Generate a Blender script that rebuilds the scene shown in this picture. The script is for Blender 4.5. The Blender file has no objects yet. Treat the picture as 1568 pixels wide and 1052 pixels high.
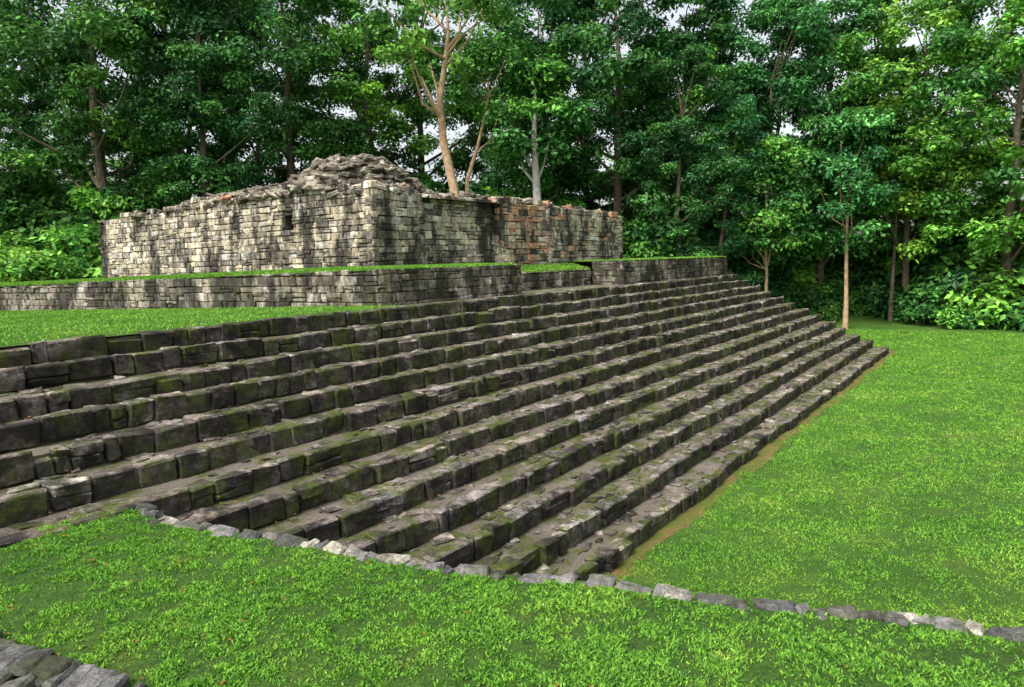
import bpy, math, random
import numpy as np
from mathutils import Vector, Matrix
rng=np.random.default_rng(7); random.seed(7)
EYE=5.4
def W(s,t): return (.598*s+.801*t, .801*s-.598*t)
scene=bpy.context.scene
# ------------------------------------------------------------ materials
def nt(name):
    m=bpy.data.materials.new(name); m.use_nodes=True
    n=m.node_tree; b=n.nodes['Principled BSDF']; b.inputs['Roughness'].default_value=.9
    b.inputs['Specular IOR Level'].default_value=.25
    return m,n,b
def node(n,t,**k):
    x=n.nodes.new(t)
    for a,v in k.items(): setattr(x,a,v)
    return x
def noise(n,scale,detail=6,rough=.6,vec=None):
    x=node(n,'ShaderNodeTexNoise'); x.inputs['Scale'].default_value=scale
    x.inputs['Detail'].default_value=detail; x.inputs['Roughness'].default_value=rough
    if vec is not None: n.links.new(vec,x.inputs['Vector'])
    return x.outputs['Fac']
def ramp(n,inp,stops,interp='LINEAR'):
    x=node(n,'ShaderNodeValToRGB'); x.color_ramp.interpolation=interp
    e=x.color_ramp.elements
    while len(e)<len(stops): e.new(.5)
    for i,(p,c) in enumerate(stops):
        e[i].position=p; e[i].color=(c[0],c[1],c[2],1) if isinstance(c,(tuple,list)) else (c,c,c,1)
    n.links.new(inp,x.inputs['Fac']); return x.outputs['Color']
def mix(n,f,a,b,blend='MIX'):
    x=node(n,'ShaderNodeMix',data_type='RGBA',blend_type=blend)
    for i,v in ((0,f),(6,a),(7,b)):
        if isinstance(v,(int,float)): x.inputs[i].default_value=v
        elif isinstance(v,tuple): x.inputs[i].default_value=(*v,1)
        else: n.links.new(v,x.inputs[i])
    return x.outputs[2]
def mul(n,a,b):
    x=node(n,'ShaderNodeMath',operation='MULTIPLY')
    for i,v in ((0,a),(1,b)):
        if isinstance(v,(int,float)): x.inputs[i].default_value=v
        else: n.links.new(v,x.inputs[i])
    return x.outputs[0]
def bump(n,b,h,strength,dist):
    x=node(n,'ShaderNodeBump'); x.inputs['Strength'].default_value=strength; x.inputs['Distance'].default_value=dist
    n.links.new(h,x.inputs['Height']); n.links.new(x.outputs[0],b.inputs['Normal'])
def coords(n): return node(n,'ShaderNodeTexCoord').outputs['Object']
def stretch(n,co,zs):
    x=node(n,'ShaderNodeMapping'); x.inputs['Scale'].default_value=(1,1,zs); n.links.new(co,x.inputs['Vector']); return x.outputs[0]
def stone(name,pal,dark,stain=(.42,.6),moss=.5,mosscol=(.06,.075,.012),lichen=.5,mosslo=.46,stsc=1.1,drip=False,side=.35,lc=(.55,.53,.46),riser_shade=0.):
    m,n,b=nt(name); co=coords(n)
    at=node(n,'ShaderNodeAttribute',attribute_name='bcol')
    sp=node(n,'ShaderNodeSeparateColor'); n.links.new(at.outputs['Color'],sp.inputs[0])
    c=ramp(n,sp.outputs[0],pal)
    c=mix(n,sp.outputs[2],c,(.62,.27,.14))
    c=mix(n,1.0,c,ramp(n,noise(n,6,8,.75,co),[(.32,.35),(.68,1.6)]),'MULTIPLY')
    c=mix(n,1.0,c,ramp(n,noise(n,30,4,.75,co),[(.32,.5),(.68,1.4)]),'MULTIPLY')
    li=ramp(n,noise(n,3.6,8,.75,co),[(.55,0.),(.66,lichen)])
    c=mix(n,li,c,lc)
    sc=stretch(n,co,.35) if drip else co
    st=mul(n,ramp(n,noise(n,stsc,9,.75,sc),[(stain[0],0.),(stain[1],.93)]),ramp(n,sp.outputs[2],[(0,1.),(.6,.25)]))
    c=mix(n,st,c,dark)
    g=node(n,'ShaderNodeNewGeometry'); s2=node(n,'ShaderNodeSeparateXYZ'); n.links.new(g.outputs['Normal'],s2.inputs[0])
    if riser_shade>0:
        shd=mul(n,mul(n,ramp(n,s2.outputs[2],[(.15,1.),(.7,0.)]),ramp(n,noise(n,2.6,9,.78,co),[(.34,0.3),(.54,1.)])),riser_shade)  # shade of upright faces put into the base colour, broken up by noise
        c=mix(n,shd,c,(dark[0]*1.1,dark[1]*1.1,dark[2]))
    up=ramp(n,s2.outputs[2],[(.0,side),(.8,1.)])
    mo=mul(n,mul(n,ramp(n,noise(n,1.9,9,.75,co),[(mosslo,0.),(mosslo+.12,1.)]),up),moss)
    mc=mix(n,1.,ramp(n,noise(n,12,6,.7,co),[(.3,.5),(.7,1.7)]),mosscol,'MULTIPLY')
    c=mix(n,mo,c,mc)
    n.links.new(c,b.inputs['Base Color'])
    h=mix(n,.4,noise(n,14,9,.75,co),noise(n,45,4,.7,co))
    bump(n,b,h,1.,.05)
    return m
M_bld=stone('ruin_masonry',[(0,(.15,.13,.115)),(.2,(.32,.27,.22)),(.45,(.54,.46,.33)),(.7,(.68,.60,.44)),(.86,(.41,.37,.33)),(1,(.86,.81,.69))],(.022,.019,.018),(.45,.565),.2,(.10,.11,.02),stsc=.9,drip=True,lichen=.65,lc=(.78,.73,.62))
M_ter=stone('terrace_masonry',[(0,(.12,.10,.09)),(.3,(.26,.22,.18)),(.6,(.43,.37,.29)),(.85,(.32,.29,.26)),(1,(.6,.54,.45))],(.022,.019,.018),(.41,.54),.6,(.075,.09,.014),drip=True)
M_step=stone('stair_masonry',[(0,(.10,.085,.08)),(.3,(.22,.18,.16)),(.6,(.36,.29,.245)),(.85,(.26,.235,.225)),(1,(.54,.48,.41))],(.017,.014,.013),(.43,.56),.92,(.06,.08,.010),.65,mosslo=.475,side=.7,lc=(.60,.55,.48),riser_shade=.88)
M_rub=stone('rubble_stone',[(0,(.10,.085,.075)),(.4,(.24,.20,.16)),(.8,(.44,.38,.3)),(1,(.62,.56,.47))],(.025,.02,.018),(.46,.60),.3)
M_curb=stone('curb_stone',[(0,(.07,.07,.075)),(.5,(.17,.165,.165)),(.88,(.28,.26,.24)),(1,(.55,.5,.42))],(.03,.028,.025),(.48,.66),.45,lichen=.3)
def soil(name,c1,c2,c3,sc=3,mosslo=.52):
    m,n,b=nt(name); co=coords(n)
    c=ramp(n,noise(n,sc,9,.75,co),[(.3,c1),(.6,c2)])
    c=mix(n,ramp(n,noise(n,1.5,8,.75,co),[(mosslo,0.),(mosslo+.1,.9)]),c,c3)
    c=mix(n,1.,c,ramp(n,noise(n,30,6,.8,co),[(.3,.35),(.7,1.6)]),'MULTIPLY')
    n.links.new(c,b.inputs['Base Color']); bump(n,b,noise(n,22,8,.8,co),1.,.06)
    return m
M_tread=soil('tread_soil',(.10,.08,.065),(.28,.235,.195),(.075,.095,.012),mosslo=.46)
M_dirt=soil('bare_dirt',(.13,.09,.035),(.25,.17,.06),(.11,.15,.022),4,.42)
M_mortar=soil('mortar',(.04,.033,.026),(.10,.085,.07),(.03,.035,.01))
def lawnmat(name,attr,k=1.):
    m,n,b=nt(name); co=coords(n)
    g=lambda c:(c[0]*k,c[1]*k,c[2]*k)
    c=ramp(n,noise(n,.5,6,.65,co),[(.35,g((.12,.29,.035))),(.52,g((.17,.37,.045))),(.70,g((.27,.43,.065)))])
    c=mix(n,ramp(n,noise(n,2.1,8,.75,co),[(.60,0.),(.72,.6)]),c,g((.30,.26,.07)))
    c=mix(n,ramp(n,noise(n,5,6,.7,co),[(.48,0.),(.66,.6)]),c,g((.06,.18,.03)))
    if attr:
        at=node(n,'ShaderNodeAttribute',attribute_name='bcol')
        sp=node(n,'ShaderNodeSeparateColor'); n.links.new(at.outputs['Color'],sp.inputs[0])
        c=mix(n,1.,c,ramp(n,sp.outputs[0],[(0,(.45,.55,.5)),(.6,(1.05,1.1,1)),(1,(1.8,1.55,1.6))]),'MULTIPLY')
        tr=node(n,'ShaderNodeBsdfTranslucent'); n.links.new(c,tr.inputs[0]); ms=node(n,'ShaderNodeMixShader'); ms.inputs[0].default_value=.25
        n.links.new(b.outputs[0],ms.inputs[1]); n.links.new(tr.outputs[0],ms.inputs[2])
        n.links.new(ms.outputs[0],n.nodes['Material Output'].inputs[0])
    else:
        c=mix(n,1.,c,ramp(n,noise(n,34,6,.85,co),[(.34,.2),(.66,1.4)]),'MULTIPLY')
        bump(n,b,noise(n,30,8,.85,co),1.,.08)
    n.links.new(c,b.inputs['Base Color'])
    return m
M_lawn=lawnmat('lawn_soil',False,.62); M_blade=lawnmat('grass_blade',True)
def leafmat(name,lo,mid,hi):
    m,n,b=nt(name); b.inputs['Roughness'].default_value=.45
    at=node(n,'ShaderNodeAttribute',attribute_name='bcol')
    sp=node(n,'ShaderNodeSeparateColor'); n.links.new(at.outputs['Color'],sp.inputs[0])
    c=ramp(n,sp.outputs[1],[(0,lo),(.55,mid),(1,hi)])
    c=mix(n,1.,c,ramp(n,sp.outputs[0],[(0,.45),(.7,1.15),(1,2.0)]),'MULTIPLY')
    oi=node(n,'ShaderNodeObjectInfo')
    c=mix(n,1.,c,ramp(n,oi.outputs['Random'],[(0,(.6,.7,.85)),(.5,(.95,1,1)),(1,(1.35,1.2,.9))]),'MULTIPLY')
    n.links.new(c,b.inputs['Base Color'])
    tr=node(n,'ShaderNodeBsdfTranslucent'); n.links.new(c,tr.inputs[0]); ms=node(n,'ShaderNodeMixShader'); ms.inputs[0].default_value=.28
    n.links.new(b.outputs[0],ms.inputs[1]); n.links.new(tr.outputs[0],ms.inputs[2])
    n.links.new(ms.outputs[0],n.nodes['Material Output'].inputs[0])
    return m
L_dark=leafmat('leaf_dark',(.03,.10,.03),(.065,.19,.045),(.13,.33,.06))
L_mid=leafmat('leaf_mid',(.045,.15,.035),(.10,.28,.05),(.20,.45,.06))
L_yel=leafmat('leaf_yellowgreen',(.08,.23,.035),(.17,.38,.05),(.32,.54,.07))
L_teal=leafmat('leaf_bluegreen',(.035,.13,.045),(.07,.24,.07),(.14,.38,.10))
def barkmat(name,a,b_):
    m,n,b=nt(name); co=coords(n)
    c=ramp(n,noise(n,3,8,.75,co),[(.35,a),(.65,b_)])
    n.links.new(c,b.inputs['Base Color']); bump(n,b,noise(n,8,8,.75,co),.8,.06); return m
B_dark=barkmat('bark_dark',(.06,.048,.035),(.19,.15,.11)); B_pale=barkmat('bark_pale',(.26,.15,.08),(.58,.42,.26)); B_grey=barkmat('bark_grey',(.2,.19,.17),(.55,.53,.48))
M_litter=soil('leaf_litter',(.25,.10,.03),(.5,.25,.08),(.3,.2,.08),9)
# ------------------------------------------------------------ mesh helpers
def build(name,V,flat,sizes,mats,matidx=None,col=None,parent=None,smooth=False,asmesh=False):
    V=np.asarray(V,dtype=np.float32).reshape(-1,3); flat=np.asarray(flat,dtype=np.int32); sizes=np.asarray(sizes,dtype=np.int32)
    me=bpy.data.meshes.new(name)
    me.vertices.add(len(V)); me.vertices.foreach_set('co',V.ravel())
    me.loops.add(len(flat)); me.loops.foreach_set('vertex_index',flat)
    me.polygons.add(len(sizes)); st=np.concatenate([[0],np.cumsum(sizes)[:-1]]).astype(np.int32)
    me.polygons.foreach_set('loop_start',st)
    for m in mats: me.materials.append(m)
    if matidx is not None: me.polygons.foreach_set('material_index',np.asarray(matidx,dtype=np.int32))
    me.update(calc_edges=True); me.validate()
    if col is not None:
        a=me.color_attributes.new('bcol','FLOAT_COLOR','POINT')
        c=np.ones((len(V),4),dtype=np.float32); c[:,:3]=col; a.data.foreach_set('color',c.ravel())
    me.polygons.foreach_set('use_smooth',np.full(len(me.polygons),smooth))
    if asmesh: return me
    o=bpy.data.objects.new(name,me); scene.collection.objects.link(o)
    if parent: o.parent=parent
    return o
def empty(name):
    o=bpy.data.objects.new(name,None); scene.collection.objects.link(o); return o
TEX={}
def weather(o,level,strength,size):
    if size not in TEX:
        t=bpy.data.textures.new('weathering','CLOUDS'); t.noise_scale=size; t.noise_depth=3; TEX[size]=t
    s=o.modifiers.new('sub','SUBSURF'); s.subdivision_type='SIMPLE'; s.levels=level; s.render_levels=level
    d=o.modifiers.new('wear','DISPLACE'); d.texture=TEX[size]; d.strength=strength; d.mid_level=.5; d.texture_coords='LOCAL'
    return o
CS=np.array([[(1 if k&1 else -1),(1 if k&2 else -1),(1 if k&4 else -1)] for k in range(8)],float)
def tmpl():
    F=[]; P=np.zeros((24,3))
    for k in range(8):
        for a in range(3):
            v=CS[k]*.8; v[a]=CS[k][a]; P[3*k+a]=v
    for a in range(3):
        o=[x for x in range(3) if x!=a]
        for s in (0,1):
            r=[]
            for (p,q) in ((0,0),(1,0),(1,1),(0,1)):
                r.append(3*((s<<a)|(p<<o[0])|(q<<o[1]))+a)
            F.append(r)
        for p in (0,1):
            for q in (0,1):
                k0=(p<<o[0])|(q<<o[1]); k1=k0|(1<<a)
                F.append([3*k0+o[0],3*k1+o[0],3*k1+o[1],3*k0+o[1]])
    for k in range(8): F.append([3*k,3*k+1,3*k+2])
    out=[]
    for f in F:
        c=P[f].mean(0); n=np.cross(P[f[1]]-P[f[0]],P[f[2]]-P[f[0]])
        out.append(f if n.dot(c)>0 else f[::-1])
    return out
TF=tmpl(); TFLAT=np.array([i for f in TF for i in f]); TS=np.array([len(f) for f in TF])
class Blocks:
    def __init__(s): s.c=[];s.h=[];s.R=[];s.col=[];s.ch=[];s.j=[]
    def add(s,c,h,R,col,ch=.025,j=.012): s.c.append(c);s.h.append(h);s.R.append(R);s.col.append(col);s.ch.append(ch);s.j.append(j)
    def make(s,name,mat,parent=None):
        n=len(s.c); c=np.array(s.c); h=np.maximum(np.array(s.h),.01); R=np.array(s.R); ch=np.minimum(np.array(s.ch),h.min(1)*.45); j=np.array(s.j)
        V=np.zeros((n,24,3))
        jit=rng.normal(0,1,(n,8,3))*j[:,None,None]
        for k in range(8):
            for a in range(3):
                v=CS[k][None,:]*(h-ch[:,None]*rng.uniform(.6,1.5,(n,1))); v[:,a]=CS[k][a]*h[:,a]
                V[:,3*k+a]=v+jit[:,k]
        V=np.einsum('nij,nkj->nki',R,V)+c[:,None,:]
        flat=(TFLAT[None,:]+24*np.arange(n)[:,None]).ravel(); sizes=np.tile(TS,n)
        col=np.repeat(np.array(s.col),24,axis=0)
        return build(name,V,flat,sizes,[mat],col=col,parent=parent)
def frame(d,tilt=0,tw=0):
    d=np.array([d[0],d[1],0.]); d/=np.linalg.norm(d); a=tw
    d=np.array([d[0]*math.cos(a)-d[1]*math.sin(a),d[0]*math.sin(a)+d[1]*math.cos(a),0])
    nrm=np.array([d[1],-d[0],0]); up=np.array([0,0,1.])
    d2=d*math.cos(tilt)+up*math.sin(tilt); u2=np.cross(nrm,d2); u2=-u2 if u2[2]<0 else u2
    return np.stack([d2,nrm,u2],axis=1)
def rotrand(maxt=.4):
    e=Matrix.Rotation(random.uniform(0,6.28),3,'Z')@Matrix.Rotation(random.uniform(-maxt,maxt),3,'X')@Matrix.Rotation(random.uniform(-maxt,maxt),3,'Y')
    return np.array(e)
def rcol(red=0.): return (random.random(),random.random(),(random.uniform(.25,.8) if random.random()<red else 0.))
quads={}
def quad(key,*p): quads.setdefault(key,[]).append(p)
def flushquads(key,name,mat,parent=None):
    V=[];F=[];S=[]
    for q in quads[key]:
        b=len(V); V+=list(q); F+=list(range(b,b+len(q))); S.append(len(q))
    return build(name,V,F,S,[mat],parent=parent)
def wall(B,key,p0,p1,zb,zt,ch=(.19,.31),bl=(.2,.66),out=.0,red=lambda L:.0,win=None,clip=True,batter=0.,thick=.3):
    """p0->p1 with outward normal to the RIGHT of travel. zb,zt functions of L"""
    p0=np.array(p0,float);p1=np.array(p1,float);d=p1-p0;Ln=np.linalg.norm(d);d/=Ln;nr=np.array([d[1],-d[0]])
    z=min(zb(0),zb(Ln),zb(Ln/2))-.1; zmax=max(zt(x) for x in np.linspace(0,Ln,60))
    while z<zmax:
        h=random.uniform(*ch); L=-random.uniform(0,.15)
        while L<Ln:
            l=random.uniform(*bl)
            if random.random()<.25: l*=.55
            a,b=max(L,-.0),min(L+l,Ln); L+=l
            if b-a<.07: continue
            parts=[(z,z+h*random.uniform(.93,1.0))]
            rnd=random.random()
            if rnd<.22:
                f=random.uniform(.35,.65)*h; parts=[(z,z+f-.004),(z+f+.004,z+h*.99)]
            for (za,top) in parts:
                m=(a+b)/2
                if top<zb(m)-.05: continue
                if clip:
                    tt=zt(m)+random.uniform(-.02,.02)
                    if top>tt: top=tt
                    if top-za<.05: continue
                elif (za+top)*.5>zt(m)+random.uniform(-.09,.09): continue
                a2,b2=a,b
                if win:
                    w0,w1,wz0,wz1=win
                    if top>wz0+.02 and za<wz1-.02 and b>w0 and a<w1:
                        if a<w0-.06: b2=w0
                        elif b>w1+.06: a2=w1
                        else: continue
                m=(a2+b2)/2
                zc=(za+top)/2; th=random.uniform(.2,.3)
                o=out+random.uniform(-.03,.03)-batter*(zc-zb(m))
                c=p0+d*m+nr*(o-th/2)
                B.add((c[0],c[1],zc),((b2-a2)/2-.007,th/2,(top-za)/2-.006),frame(d,random.uniform(-.025,.025),random.uniform(-.03,.03)),rcol(red(m)),.018,.010)
        z+=h
    if key:
        n=max(1,int(Ln/1.2))
        xs=list(np.linspace(0,Ln,n+1))
        if win: xs=sorted(set([x for x in xs if not(win[0]-.05<x<win[1]+.05)]+[win[0],win[1]]))
        for a,b in zip(xs[:-1],xs[1:]):
            def P(L,zz,off): 
                q=p0+d*L+nr*(off-batter*(zz-zb(L))); return (q[0],q[1],zz)
            f=out-.07
            if win and abs(a-win[0])<1e-6:
                quad(key,P(a,zb(a)-.4,f),P(b,zb(b)-.4,f),P(b,win[2],f),P(a,win[2],f))
                quad(key,P(a,win[3],f),P(b,win[3],f),P(b,zt(b)-.1,f),P(a,zt(a)-.1,f))
                g=f-1.6
                quad(key,P(a,win[2],f),P(b,win[2],f),P(b,win[2],g),P(a,win[2],g))
                quad(key,P(a,win[3],f),P(b,win[3],f),P(b,win[3],g),P(a,win[3],g))
                quad(key,P(a,win[2],f),P(a,win[3],f),P(a,win[3],g),P(a,win[2],g))
                quad(key,P(b,win[2],f),P(b,win[3],f),P(b,win[3],g),P(b,win[2],g))
                quad(key,P(a,win[2],g),P(b,win[2],g),P(b,win[3],g),P(a,win[3],g))
            else:
                quad(key,P(a,zb(a)-.4,f),P(b,zb(b)-.4,f),P(b,zt(b)-.1,f),P(a,zt(a)-.1,f))
            quad(key,P(a,zt(a)-.1,f),P(b,zt(b)-.1,f),P(b,zt(b)-.1,f-thick),P(a,zt(a)-.1,f-thick))
# ------------------------------------------------------------ staircase
NS=13; ZT=4.18; RISE=ZT/NS; TT=-13.53; TB=-5.5; TREAD=(TB-TT)/(NS-1); S0,S1=-9.,40.5
stair=empty('stone_staircase')
B=Blocks(); D=np.array([.598,.801])
for i in range(NS):
    zt=ZT-i*RISE; tf=TT+i*TREAD; s=S0
    drift=0; hz=0
    while s<S1:
        l=random.uniform(.2,.75); 
        if random.random()<.2: l*=1.3
        e=min(s+l,S1)
        drift=.85*drift+random.gauss(0,.02); hz=.85*hz+random.gauss(0,.009)
        dp=random.uniform(.16,.36); out=drift+random.uniform(-.04,.04)
        x,y=W((s+e)/2,tf+out-dp/2)
        top=zt+hz+random.uniform(-.025,.015)
        q=random.random()
        if q<.05: top-=random.uniform(.04,.12)
        hh=RISE+.05; gp=random.uniform(.004,.018)
        if q>.8:
            f=random.uniform(.35,.6)*hh
            B.add((x,y,top-f/2),((e-s)/2-gp,dp/2,f/2-.006),frame(D,random.uniform(-.03,.03),random.uniform(-.06,.06)),rcol(),.02,.014)
            x,y=W((s+e)/2,tf+out-.05+random.uniform(-.02,.05)-dp/2)
            B.add((x,y,top-f-(hh-f)/2),((e-s)/2-gp,dp/2,(hh-f)/2-.006),frame(D,random.uniform(-.03,.03),random.uniform(-.04,.04)),rcol(),.02,.014)
        else:
            B.add((x,y,top-hh/2),((e-s)/2-gp,dp/2,hh/2),frame(D,random.uniform(-.03,.03),random.uniform(-.05,.05)),rcol(),.022,.016)
        s=e
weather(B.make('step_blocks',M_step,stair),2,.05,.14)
for i in range(NS):
    zt=ZT-i*RISE-.05; tf=TT+i*TREAD-.12; tb=tf-TREAD-.05
    a=W(S0,tf);b=W(S1-.05,tf);c=W(S1-.05,tb);d=W(S0,tb)
    quad('st',(*a,zt),(*b,zt),(*c,zt),(*d,zt))
    quad('st',(*a,zt),(*b,zt),(*b,zt-RISE),(*a,zt-RISE))
    quad('st',(*b,zt),(*c,zt),(*c,-.2),(*b,-.2))
flushquads('st','tread_fill',M_tread,stair)
B=Blocks()
for k in range(1800):
    i=random.randrange(0,NS-1); s=random.uniform(-2,39)
    x,y=W(s,TT+i*TREAD+random.uniform(.03,.34)); a=random.uniform(.05,.18)
    B.add((x,y,ZT-(i+1)*RISE-.05),(a,a*random.uniform(.5,.9),random.uniform(.01,.035)),frame(D,random.uniform(-.1,.1),random.uniform(-.4,.4)),rcol(0),.012,.012)
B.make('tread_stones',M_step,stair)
# ------------------------------------------------------------ terrace
ter=empty('stone_terrace'); B=Blocks()
C1=(13.6,-14.4); LW=(8.6,-48.)
def zplat(t): return ZT-.0197*max(0,(-14.4-t))
def swall(q): return 13.6-.149*q
def lerp(a,b,L,Ln): return a+(b-a)*L/Ln
p0=W(*LW); p1=W(*C1); Ln=math.dist(p0,p1)
wall(B,'te',p0,p1,lambda L:zplat(-48+33.6*L/Ln),lambda L:lerp(4.62,5.22,L,Ln)-(.06 if L<Ln*.55 else 0),batter=.05)
r=lambda a,b,zb,zt,**k: wall(B,'te',W(*a),W(*b),(lambda L:zb),(lambda L:zt),batter=.05,**k)
r(C1,(20,-14.4),4.1,5.2)
r((20,-14.4),(20,-15.6),4.1,5.2)
r((20,-15.6),(27,-15.6),4.1,4.88,)
r((27,-15.6),(27,-14.1),4.1,5.22)
r((27,-14.1),(40.5,-14.1),4.1,5.22)
r((40.5,-14.1),(40.5,-30),3.0,5.22)
weather(B.make('terrace_blocks',M_ter,ter),1,.05,.13); flushquads('te','terrace_core',M_mortar,ter)
def grid(name,us,vs,f,mat,parent=None):
    V=[f(u,v) for v in vs for u in us]; n=len(us); F=[]
    for j in range(len(vs)-1):
        for i in range(n-1): F+= [j*n+i,j*n+i+1,(j+1)*n+i+1,(j+1)*n+i]
    return build(name,V,F,[4]*(len(F)//4),[mat],parent=parent)
def zTA(a,q): return 5.19-.0186*q+.07*np.minimum(a,1.7)*np.clip(q/3,0,1)
def fTA(a,q):
    x,y=W(swall(q)+a,-14.4-q); return (x,y,float(zTA(a,q)))
grid('terrace_lawn_front',[.05,.6,1.2,1.7,3,6.3],[.06,.5,1,1.5,2,3]+list(np.linspace(4,50,28)),fTA,M_lawn,ter)
grid('terrace_lawn_rear',[6.35,12,20,30],list(np.linspace(5,50,10)),fTA,M_lawn,ter)
grid('terrace_lawn_recess',[20.05,27.1],[-15.65,-16.2,-17.5],lambda s,t:(*W(s,t),4.86+.25*min(1,(-15.65-t)/.9)),M_lawn,ter)
grid('terrace_lawn_right',[27.05,40.45],[-14.15,-18,-30],lambda s,t:(*W(s,t),5.21),M_lawn,ter)
plat=empty('upper_lawn')
grid('platform_turf',[-14,0,7,13.6],list(np.linspace(-13.6,-14.4,2))+[-25,-35,-50],lambda s,t:(*W(min(s,swall(max(0,-14.4-t))+.2),t),zplat(t)-.012),M_lawn,plat)
grid('platform_strip',[13.6,40.4],[-13.7,-15.7],lambda s,t:(*W(s,t),ZT-.02),M_tread,plat)
# ------------------------------------------------------------ ruin building
bld=empty('stone_ruin_building'); B=Blocks()
A=(15,-16.6)
LL=19.3
def ztop_left(L):
    q=LL-L
    return 7.84+.05*math.sin(q*1.3)+.05*math.sin(q*3.1)+(.18 if 2<q<12.5 else 0)+(-.05 if q>17 else 0)
q0=LL-4.66;q1=LL-4.16
wall(B,'bd',W(15,-16.6-LL),W(*A),lambda L:lerp(4.85,5.15,L,LL),ztop_left,win=(q0,q1,6.62,7.16),clip=False,batter=.03)
def ztr(s):
    return np.interp(s,[15,17.4,17.5,18.1,18.4,20,22,24,25.6,28,30,32.6],[7.84,7.8,7.45,7.5,7.78,7.82,7.85,7.82,7.75,7.68,7.6,7.5])
def rw(sa,sb,t,zb=5.1,red=.0): wall(B,'bd',W(sa,t),W(sb,t),lambda L:zb,lambda L:float(ztr(sa+L)),clip=False,batter=.03,red=lambda L:red)
rw(15,17.48,-16.6); 
wall(B,'bd',W(17.48,-16.6),W(17.48,-16.95),lambda L:5.1,lambda L:7.5,clip=False,batter=.03)
rw(17.48,21.8,-16.95,5.0)
wall(B,'bd',W(21.8,-16.95),W(21.8,-16.75),lambda L:5.0,lambda L:7.8,clip=False,batter=.03)
rw(21.8,25.6,-16.75,4.9,.6)
wall(B,'bd',W(25.6,-16.75),W(25.6,-16.9),lambda L:5.0,lambda L:7.7,clip=False,batter=.03)
rw(25.6,32.6,-16.9,4.9,.08)
wall(B,'bd',W(32.6,-16.9),W(32.6,-23),lambda L:5.0,lambda L:7.5,clip=False,batter=.03)
wall(B,'bd',W(22,-16.6-LL),W(15,-16.6-LL),lambda L:4.5,lambda L:7.7,clip=False,batter=.03)
weather(B.make('facade_blocks',M_bld,bld),1,.05,.13); flushquads('bd','wall_core',M_mortar,bld)
def hroof(L,d):
    z=7.64
    z+=1.25*math.exp(-((L-3.3)/1.9)**4-((d-2.4)/1.7)**2)
    z+=.62*math.exp(-((L-7.8)/4.4)**4-((d-1.9)/1.6)**2)
    z+=.22*math.exp(-((L-14)/3)**2-((d-1.5)/1.2)**2)
    z+=.10*math.sin(L*2.3+d)*min(1,(z-7.64)*3)
    return z
ls=list(np.linspace(.1,LL-.1,50)); ds=[.12,.4,.8,1.2,1.7,2.2,2.8,3.5,4.5,5.7,6.9]
grid('roof_fill_left',ls,ds,lambda L,d:(*W(15+d,-16.6-L),hroof(L,d)-.05),M_mortar,bld)
grid('roof_fill_right',[15.3,18,22,26,29,32.5],[-17.2,-20,-22.9],lambda s,t:(*W(s,t),float(ztr(s))-.2),M_mortar,bld)
for a,b in (((22,-35.8),(22,-23)),((22,-23),(32.6,-23))):
    quad('bk',(*W(*a),4.2),(*W(*b),4.2),(*W(*b),7.46),(*W(*a),7.6))
flushquads('bk','rear_wall',M_mortar,bld)
B=Blocks()
for k in range(2600):
    L=random.uniform(.1,LL-.3) if random.random()<.3 else random.uniform(.4,12.5); d=random.uniform(.1,5)
    z=hroof(L,d)
    if random.random()>.25+2.2*(z-7.66): continue
    a=random.uniform(.10,.38)
    B.add((*W(15+d,-16.6-L),z+random.uniform(-.03,.12)),(a,a*random.uniform(.5,.9),random.uniform(.035,.10)),rotrand(.3),rcol(.01),.03,.03)
for k in range(260):
    s=random.uniform(15.2,32.3); t=random.uniform(-17.3,-19.5); a=random.uniform(.1,.28)
    B.add((*W(s,t),float(ztr(s))-.15+random.uniform(0,.28)),(a,a*random.uniform(.5,.9),random.uniform(.05,.1)),rotrand(.25),rcol(.1),.03,.02)
B.make('roof_rubble',M_rub,bld)
# ------------------------------------------------------------ ground
def hbump(x,y): return .5*np.exp(-((x-26)/4)**2-((y-53)/4)**2)*((y>40)&(x>15))
def fground(x,y): return (x,y,float(hbump(x,y)))
xs=[-600,-200,-80,-30]+list(np.linspace(-10,60,36))+[90,200,600]; ys=[-300,-60]+list(np.linspace(-10,80,46))+[120,250,800]
grid('ground',xs,ys,fground,M_lawn)
mound=empty('raised_forest_ground')
grid('mound_top',[-90,-40,0,40.4],[-15,-30,-60,-140],lambda s,t:(*W(s,t),3.4),M_mortar,mound)
grid('mound_side',[40.4,47],[-15,-140],lambda s,t:(*W(s,t),3.4 if s<41 else -.1),M_mortar,mound)
V=[];n=240
for k in range(n+1):
    s=8+ (41.3-8)*k/n; w=.34+.08*math.sin(k*.2)+random.uniform(-.07,.07)
    V+=[(*W(s,TB-.15),.006),(*W(s,TB+w),.006)]
F=[]
for k in range(n): F+=[2*k,2*k+1,2*k+3,2*k+2]
build('dirt_path',V,F,[4]*n,[M_dirt])
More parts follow.
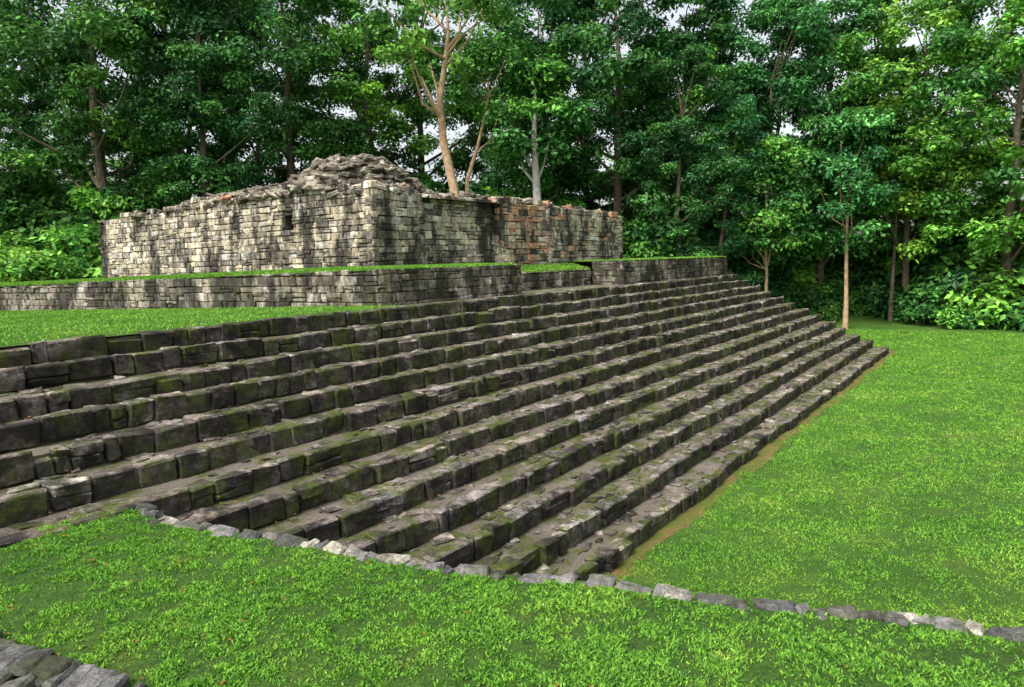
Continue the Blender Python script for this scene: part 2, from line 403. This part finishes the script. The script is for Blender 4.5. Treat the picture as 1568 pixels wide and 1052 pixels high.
# foreground platform
ZF=EYE-3.21
CURB=[(-5.15,9.15),(-4.64,8.52),(-3.7,8.12),(-2.795,7.78),(-1.682,7.26),(-.636,6.83),(.695,6.505),(1.861,6.046),(3.19,5.687),(4.174,5.32),(7,4.2),(12,2.3),(20,0)]
fg=empty('foreground_lawn_platform')
poly=CURB+[(20,-14),(-18,-14),W(-14,-9.8),W(4.2,-9.85)]
build('platform_lawn',[(x,y,ZF) for x,y in poly],list(range(len(poly))),[len(poly)],[M_lawn],parent=fg)
B=Blocks()
for a,b in zip(CURB[:-1],CURB[1:]):
    wall(B,'fw',b,a,lambda L:-.1,lambda L:ZF-.09,ch=(.22,.34),bl=(.3,.7))
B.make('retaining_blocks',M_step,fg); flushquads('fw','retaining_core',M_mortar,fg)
B=Blocks()
for a,b in zip(CURB[:-1],CURB[1:]):
    a=np.array(a);b=np.array(b);Ln=np.linalg.norm(b-a);d=(b-a)/Ln;nr=np.array([-d[1],d[0]]);L=0
    while L<Ln:
        l=random.uniform(.12,.4); m=L+l/2; w=random.uniform(.07,.12)
        c=a+d*m-nr*(w-.08+random.uniform(-.025,.025))
        B.add((c[0],c[1],ZF-.045+random.uniform(-.015,.02)),(l/2-.004,w,.07),frame(d,random.uniform(-.05,.05),random.uniform(-.2,.2)),rcol(.0),.035,.02)
        L+=l
weather(B.make('curb_stones',M_curb,fg),2,.04,.1)
pv=empty('stone_paving'); B=Blocks()
e0=np.array((-4.62,5.72)); e1=np.array((-2.7,4.83)); d=(e1-e0)/np.linalg.norm(e1-e0); nr=np.array([d[1],-d[0]])
for rr in range(6):
    L=-2.5
    while L<4.2:
        l=random.uniform(.12,.26); c=e0+d*(L+l/2)+nr*(.17+rr*.36+random.uniform(-.02,.02))
        B.add((c[0],c[1],ZF+.0+.03*rr+random.uniform(-.01,.015)),(l/2-.012,.175,.05),frame(d,random.uniform(-.04,.04),random.uniform(-.06,.06)+.35),(random.uniform(0,.7),.5,0),.03,.018); L+=l
weather(B.make('paving_slabs',M_curb,pv),2,.03,.1)
# fallen leaves
lt=[];
for k in range(420):
    if random.random()<.55:
        i=random.randrange(4,NS-1) if random.random()<.6 else random.randrange(0,NS-1); s=random.uniform(-1,14) if random.random()<.6 else random.uniform(0,36)
        x,y=W(s,TT+(i)*TREAD+random.uniform(.05,.35)); z=ZT-(i+1)*RISE+.005
    else:
        x=random.uniform(-6,5); y=random.uniform(4.5,9); z=ZF+.03
        if not (y<8.2-.5*(x+4)) : continue
    a=random.uniform(0,6.28); r_=random.uniform(.015,.035); ca,sa=math.cos(a)*r_,math.sin(a)*r_
    h=random.uniform(0,.012)
    lt.append([(x-ca,y-sa,z),(x+sa*.5,y-ca*.5,z+h),(x+ca,y+sa,z+.004),(x-sa*.5,y+ca*.5,z+.008)])
build('fallen_leaves',np.array(lt).reshape(-1,3),np.arange(4*len(lt)),[4]*len(lt),[M_litter])
# ------------------------------------------------------------ grass blades
def inpoly(x,y,P):
    r=np.zeros(len(x),bool); j=len(P)-1
    for i in range(len(P)):
        xi,yi=P[i];xj,yj=P[j]
        c=((yi>y)!=(yj>y))&(x<(xj-xi)*(y-yi)/(yj-yi+1e-12)+xi); r^=c; j=i
    return r
TAB=rng.random((257,263))
def vn(x,y,sc):
    x=x/sc;y=y/sc; i=np.floor(x).astype(int);j=np.floor(y).astype(int);fx=x-i;fy=y-j; fx=fx*fx*(3-2*fx);fy=fy*fy*(3-2*fy)
    g=lambda a,b:TAB[a%257,b%263]
    return (g(i,j)*(1-fx)+g(i+1,j)*fx)*(1-fy)+(g(i,j+1)*(1-fx)+g(i+1,j+1)*fx)*fy
def blades(name,x,y,z,size,parent=None,wk=1.):
    n=len(x); a=rng.uniform(0,2*np.pi,n); h=size*rng.uniform(.5,1.3,n); w=size*rng.uniform(.16,.3,n)*wk
    lean=rng.uniform(.2,1.3,n)*h; b=rng.uniform(0,2*np.pi,n)
    base=np.stack([x,y,z-.004],1); dx=np.stack([np.cos(a),np.sin(a),0*a],1)*w[:,None]
    mid=base+np.stack([np.cos(b)*lean*.4,np.sin(b)*lean*.4,h*.6],1)
    tip=base+np.stack([np.cos(b)*lean,np.sin(b)*lean,h],1)
    V=np.stack([base-dx*.5,mid-dx,tip,mid+dx],1)
    F=np.arange(4*n); col=np.repeat(rng.random((n,3)),4,axis=0)
    return build(name,V,F,np.full(n,4),[M_blade],col=col,parent=parent)
n=720000
x=rng.uniform(-9,7.5,n); y=rng.uniform(3.2,9.6,n)
k=inpoly(x,y,[(px,py-.11) for px,py in poly]); 
pd=(x-e0[0])*nr[0]+(y-e0[1])*nr[1]; k&=~(pd>.0)|((x-e0[0])*d[0]+(y-e0[1])*d[1]>4.)
v=.5*vn(x,y,.08)+.5*vn(x+9,y+5,.22); bare=vn(x+3,y+8,.9)*.6+vn(x,y,.25)*.4
k&=(rng.random(n)<np.clip((v-.30)*2.8,.04,1))&((bare<.74)|(rng.random(n)<.2))
x=x[k];y=y[k];v=v[k]
blades('grass',x,y,np.full(len(x),ZF),.012+.036*v,fg,1.1)
n=620000
rr=8+44*rng.random(n)**1.15; ta=rng.uniform(-.12,.88,n); x=rr*np.sin(ta); y=rr*np.cos(ta)
t=.801*x-.598*y; s=.598*x+.801*y
edge=TB+.32+.10*np.sin(s*1.1)+.12*(vn(s,t*0,.5)-.5)+np.abs(rng.normal(0,.14,n))-.08
k=(t>edge)|(s>41.4); k&=~inpoly(x,y,[(px,py+.1) for px,py in poly])&(s>5)&~((s<41.4)&(t<TB+.1))&~((s>40)&(t<-14))
v=.5*vn(x,y,.16)+.5*vn(x,y,.5); k&=rng.random(n)<np.clip((v-.2)*2.6,.1,1)
x=x[k];y=y[k];rr=rr[k];v=v[k]
blades('lawn_grass',x,y,hbump(x,y),(.024+.0013*rr)*(.55+.9*v))
n=110000
s=rng.uniform(-5,13.5,n); t=rng.uniform(-46,-13.75,n); q=np.maximum(0,-14.4-t); k=s<13.6-.149*q-.05; s=s[k];t=t[k];q=q[k]
blades('turf_blades',.598*s+.801*t,.801*s-.598*t,ZT-.0197*q-.012,np.full(len(s),.055),plat)
n=50000
q=rng.uniform(.1,36,n); a=rng.uniform(.1,2.2,n); s=13.6-.149*q+a; t=-14.4-q; k=~((s>14.95)&(t<-16.55)&(t>-35.9)); s=s[k];t=t[k];q=q[k];a=a[k]
s2=rng.uniform(13.7,40.3,n); t2=rng.uniform(-17,-14.2,n)
k=((s2<20)&(t2<-14.5))|((s2>20.1)&(s2<27)&(t2<-15.7))|((s2>27.1)); k&=~((s2<32.7)&(t2<-16.6)); s2=s2[k];t2=t2[k]
z2=np.where(s2<20,zTA(s2-13.6,-14.4-t2),np.where(s2<27,4.86+.25*np.minimum(1,(-15.65-t2)/.9),5.21))
s=np.r_[s,s2];t=np.r_[t,t2];z=np.r_[zTA(a,q),z2]
blades('terrace_blades',.598*s+.801*t,.801*s-.598*t,z,np.full(len(s),.075),ter)
# ------------------------------------------------------------ trees
def tube(pts,rad,sides=8):
    pts=np.array(pts,float); n=len(pts); V=[];F=[]
    for i in range(n):
        d=pts[min(i+1,n-1)]-pts[max(i-1,0)]; d/=np.linalg.norm(d)+1e-9
        a=np.cross(d,[.3,.9,.1]); a/=np.linalg.norm(a); b=np.cross(d,a)
        for k in range(sides):
            g=2*math.pi*k/sides; V.append(pts[i]+rad[i]*(a*math.cos(g)+b*math.sin(g)))
    for i in range(n-1):
        for k in range(sides):
            k2=(k+1)%sides; F.append([i*sides+k,i*sides+k2,(i+1)*sides+k2,(i+1)*sides+k])
    return np.array(V),np.array(F)
def leaves(r,cent,rads,per,leafL,flatz=.6):
    nc=len(cent); n=nc*per
    c=np.repeat(cent,per,0); R=np.repeat(rads,per)
    d=r.normal(size=(n,3)); d/=np.linalg.norm(d,axis=1)[:,None]
    d[:,2]=np.where(r.random(n)<.5,np.abs(d[:,2]),d[:,2])
    p=c+d*(R*r.uniform(.35,1.08,n))[:,None]*np.array([1,1,flatz])
    nn=d*.6+r.normal(size=(n,3))*.45+np.array([0,0,.65]); nn/=np.linalg.norm(nn,axis=1)[:,None]
    a=np.cross(nn,r.normal(size=(n,3))); a/=np.linalg.norm(a,axis=1)[:,None]+1e-9; b=np.cross(nn,a)
    L=(leafL*r.uniform(.5,1.35,n))[:,None]; w=L*.27
    V=np.stack([p,p+a*L*.45+b*w-nn*L*.04,p+a*L-nn*L*.22,p+a*L*.45-b*w-nn*L*.04],1)
    cc=r.random((nc,)); col=np.stack([r.random(n),np.clip(np.repeat(cc,per)+r.normal(0,.12,n),0,1),r.random(n)],1)
    return V.reshape(-1,3),np.repeat(col,4,axis=0)
def tree_mesh(name,seed,H,R,c0,ncl,per,leafL,leaf,bark,tr,path=None,clr=(.8,1.7),nb=16):
    r=np.random.default_rng(seed)
    if path is None:
        m=8; zs=np.linspace(0,H*.86,m); off=np.cumsum(r.normal(0,.3,(m,2)),0); off[0]=0
        path=np.column_stack([off,zs])
    else: path=np.array(path,float)
    rad=np.interp(np.linspace(0,1,len(path)),[0,.1,.6,1],[tr*1.35,tr,tr*.6,tr*.12])
    TV,TFc=tube(path,rad,10); Vs=[TV];Fs=[TFc];off=len(TV)
    ang=r.uniform(0,6.28,3); cent=[]
    while len(cent)<ncl:
        zf=r.random(); th=r.uniform(0,6.28)
        prof=math.sin(math.pi*(.14+.80*zf))**.7*(1+.22*math.sin(2*th+ang[0])+.18*math.sin(3*th+ang[1]+zf*4))
        rr=R*prof*math.sqrt(r.uniform(.12,1))
        z=H*(c0+(1-c0)*zf)
        base=np.array([np.interp(z,path[:,2],path[:,0]),np.interp(z,path[:,2],path[:,1])])
        cent.append((base[0]+rr*math.cos(th),base[1]+rr*math.sin(th),z))
    cent=np.array(cent); rads=r.uniform(clr[0],clr[1],ncl)
    for k in r.choice(ncl,min(nb,ncl),replace=False):
        e=cent[k]; zz=max(H*c0*.8,path[1,2],e[2]-r.uniform(1.5,4.5)); zz=min(zz,path[-2,2])
        b=np.array([np.interp(zz,path[:,2],path[:,0]),np.interp(zz,path[:,2],path[:,1]),zz])
        m1=b*.6+e*.4+np.array([0,0,-.2])+r.normal(0,.25,3); m2=b*.25+e*.75+r.normal(0,.25,3)+np.array([0,0,.2])
        r0=tr*.42*(1-.5*zz/H)
        v,f=tube([b,m1,m2,e],[r0,r0*.7,r0*.45,r0*.15],6); Vs.append(v);Fs.append(f+off);off+=len(v)
    LV,LC=leaves(r,cent,rads,per,leafL)
    nT=off; VV=np.concatenate(Vs+[LV]); FF=np.concatenate([f.ravel() for f in Fs]+[np.arange(len(LV))+nT])
    nf=sum(len(f) for f in Fs); nl=len(LV)//4
    mi=np.r_[np.zeros(nf,int),np.ones(nl,int)]
    col=np.concatenate([np.full((nT,3),.5),LC])
    return build(name,VV,FF,np.full(nf+nl,4),[bark,leaf],matidx=mi,col=col,asmesh=True)
def inst(name,me,x,y,z,sc=1,rot=None,parent=None,scz=None):
    o=bpy.data.objects.new(name,me); scene.collection.objects.link(o)
    o.location=(x,y,z); o.scale=(sc,sc,scz or sc); o.rotation_euler=(0,0,random.uniform(0,6.28) if rot is None else rot)
    if parent: o.parent=parent
    return o
T=[tree_mesh('t0',1,25,5.4,.20,96,330,.33,L_mid,B_dark,.30),
   tree_mesh('t1',2,27,5.8,.18,104,330,.33,L_dark,B_dark,.36),
   tree_mesh('t2',3,24,5.2,.22,86,330,.34,L_yel,B_dark,.24),
   tree_mesh('t3',4,26,5.6,.17,100,320,.32,L_teal,B_dark,.32),
   tree_mesh('t4',5,29,5.8,.3,84,330,.35,L_mid,B_dark,.28)]
def bush_mesh(name,seed,R,H,ncl,per,leafL,leaf):
    r=np.random.default_rng(seed); th=r.uniform(0,6.28,ncl); q=np.sqrt(r.random(ncl)); z=H*(1-q**1.6*.75)*r.uniform(.2,1,ncl)
    cent=np.column_stack([R*q*np.cos(th),R*q*np.sin(th),z]); rads=r.uniform(.45,.95,ncl)
    Vs=[];Fs=[];off=0
    for k in range(0,ncl,3):
        e=cent[k]; v,f=tube([(e[0]*.1,e[1]*.1,0),(e[0]*.5,e[1]*.5,e[2]*.6),tuple(e)],[.06,.04,.015],5); Vs.append(v);Fs.append(f+off);off+=len(v)
    LV,LC=leaves(r,cent,rads,per,leafL,.75)
    VV=np.concatenate(Vs+[LV]); FF=np.concatenate([f.ravel() for f in Fs]+[np.arange(len(LV))+off]); nf=sum(len(f) for f in Fs); nl=len(LV)//4
    return build(name,VV,FF,np.full(nf+nl,4),[B_dark,leaf],matidx=np.r_[np.zeros(nf,int),np.ones(nl,int)],col=np.concatenate([np.full((off,3),.5),LC]),asmesh=True)
Bu=[bush_mesh('b0',11,2.6,4.2,40,230,.26,L_mid),bush_mesh('b1',12,2.8,5,42,230,.26,L_dark),bush_mesh('b2',13,2.2,3.4,36,240,.24,L_yel)]
def gz(x,y):
    s=.598*x+.801*y; t=.801*x-.598*y
    if t<-14 and s<40.4: return 3.4
    if t<-14 and s<47: return 3.4*(47-s)/6.6
    return 0.
front=[(-39,42,0),(-33,46,1),(-27,44,1),(-21,47,1),(-15,49,1),(-9.5,51,4),(2,50,0),(8,50,1),(13,53,0),(18.5,52,3),(24.5,54,0),(29.5,50,2),(33.5,45,0),(37.5,38,2),(40,31,2)]
for x,y,k in front:
    inst('broadleaf_tree',T[k],x+random.uniform(-.8,.8),y+random.uniform(-.8,.8),gz(x,y)-.1,random.uniform(.92,1.08))
inst('broadleaf_tree',T[1],11.,46.5,gz(11,46.5),.62,1.2)
inst('broadleaf_tree',T[3],14.5,48.5,gz(14.5,48.5),.6,3.2)
inst('broadleaf_tree',T[1],-19,43.5,gz(-19,43.5),.75,2.2)
sp_=[(0,0,0),(.05,0,2),(.0,.05,4),(.1,.1,6),(.05,.1,8),(.2,0,10),(.2,0,12)]
TS1=tree_mesh('t5',21,14,3.0,.42,46,260,.32,L_teal,B_pale,.15,path=sp_,nb=10)
TS2=tree_mesh('t9',22,14,2.8,.46,42,260,.32,L_yel,B_dark,.13,path=sp_,nb=10)
TS3=tree_mesh('t10',24,14,3.0,.40,46,260,.32,L_mid,B_pale,.13,path=sp_,nb=10)
inst('slender_tree',TS1,22.9,46.8,0,1.0,1.); inst('slender_tree',TS3,17.6,47.2,0,.95,2.6); inst('slender_tree',TS2,27.5,49.5,0,1.1,4.)
PL=tree_mesh('t6',31,21,4.2,.62,30,200,.32,L_yel,B_pale,.33,path=[(.9,0,0),(.6,0,4),(.3,0,6.5),(-.2,0,9),(-.35,0,11.5),(0,.2,13.5),(.3,.3,15.5),(.2,.5,18)],nb=11)
inst('pale_barked_tree',PL,-3.6,42.5,3.4,1,0)
PC=tree_mesh('t7',33,15,2.2,.72,12,200,.32,L_mid,B_pale,.17,path=[(-.3,0,0),(-.2,0,5),(-.1,0,7),(.6,0,9),(1.3,0,11.5),(1.5,0,14)],nb=6)
inst('pale_barked_tree',PC,-2.4,43.5,3.4,1,0)
PG=tree_mesh('t8',35,13.5,2.8,.60,30,240,.34,L_mid,B_grey,.34,path=[(0,0,0),(0,0,3),(.05,0,5),(0,0,7),(-.08,0,9),(0,0,11),(.1,0,12.5)],nb=3)
inst('grey_trunk_tree',PG,1.75,43.2,3.4,1,0)
fo=empty('distant_forest')
for row,(yy,dx) in enumerate(((57,6.6),(69,7.))):
    x=-66+row*3
    while x<64:
        y=yy+random.uniform(-2.5,2.5)-(max(0,x-22)*.75)
        k=random.choice([0,1,1,3,4,1]) if x<15 else random.choice([0,1,3,4,2,1,0])
        if row==0: inst('forest_tree',T[k],x,y,gz(x,y)*.9,random.uniform(.8,1.08),parent=fo)
        else:
            q=random.uniform(.95,1.1); inst('forest_tree',T[k],x,y,gz(x,y)*.9-2,q,parent=fo,scz=q*random.uniform(.45,.8))
        x+=dx*random.uniform(.8,1.25)
un=empty('undergrowth')
def urow(pts,k,lo=.8,hi=1.3,ch=(0,1,1,0,2)):
    for i in range(k):
        u=random.random()*(len(pts)-1); j=int(u); f=u-j
        x=pts[j][0]*(1-f)+pts[j+1][0]*f+random.uniform(-1.5,1.5); y=pts[j][1]*(1-f)+pts[j+1][1]*f+random.uniform(-1.2,1.6)
        inst('shrubbery',Bu[random.choice(ch)],x,y,gz(x,y)-.2,random.uniform(lo,hi),parent=un)
urow([(-42,41),(-30,43),(-20,44),(-12,47),(0,46),(10,49)],46,1.,1.8)
urow([(-42,46),(-30,48),(-10,52),(10,53)],26,1.3,2.4,(0,1,1))
urow([(15,51.5),(20,53),(27,53.5),(31,48.5),(34.5,41),(39,33)],26,.6,1.1,(0,1,1))
urow([(15,56),(27,58),(35,50),(40,42)],26,1.3,2.2,(0,1,1))
inst('shrub',Bu[2],-24.5,34.6,4.2,1.05); inst('shrub',Bu[2],-27.5,36.,4.0,1.2)
# ------------------------------------------------------------ light, world, camera
sd=Vector((-.42,-.46,.78)).normalized(); el=math.asin(sd.z); az=math.atan2(sd.x,sd.y)
l=bpy.data.lights.new('sun','SUN'); l.energy=4.0; l.angle=math.radians(14); l.color=(1,.96,.89)
lo=bpy.data.objects.new('sun',l); lo.rotation_euler=sd.to_track_quat('Z','Y').to_euler(); lo.location=(0,0,50); scene.collection.objects.link(lo)
w=bpy.data.worlds.new('World'); scene.world=w; w.use_nodes=True; n=w.node_tree
sky=n.nodes.new('ShaderNodeTexSky'); sky.sky_type='NISHITA'; sky.sun_disc=False; sky.sun_elevation=el; sky.sun_rotation=az%(2*math.pi)
sky.dust_density=4; sky.air_density=1.2
hs=n.nodes.new('ShaderNodeHueSaturation'); hs.inputs['Saturation'].default_value=.3; hs.inputs['Value'].default_value=1.75
n.links.new(sky.outputs[0],hs.inputs['Color']); n.links.new(hs.outputs[0],n.nodes['Background'].inputs[0]); n.nodes['Background'].inputs[1].default_value=.15
cam=bpy.data.cameras.new('camera'); co=bpy.data.objects.new('camera',cam); scene.collection.objects.link(co)
cam.sensor_width=36; cam.lens=1050/1568*36; cam.clip_end=2000
p=math.radians(7.0); rr=math.radians(1.5)
X=Vector((1,0,0)); Dn=Vector((0,-math.sin(p),-math.cos(p))); Fw=Vector((0,math.cos(p),-math.sin(p)))
right=X*math.cos(rr)+Dn*math.sin(rr); down=-X*math.sin(rr)+Dn*math.cos(rr)
m=Matrix((right,-down,-Fw)).transposed().to_4x4(); m.translation=Vector((0,0,EYE)); co.matrix_world=m
scene.camera=co
scene.view_settings.view_transform='Standard'; scene.view_settings.look='None'; scene.view_settings.exposure=0
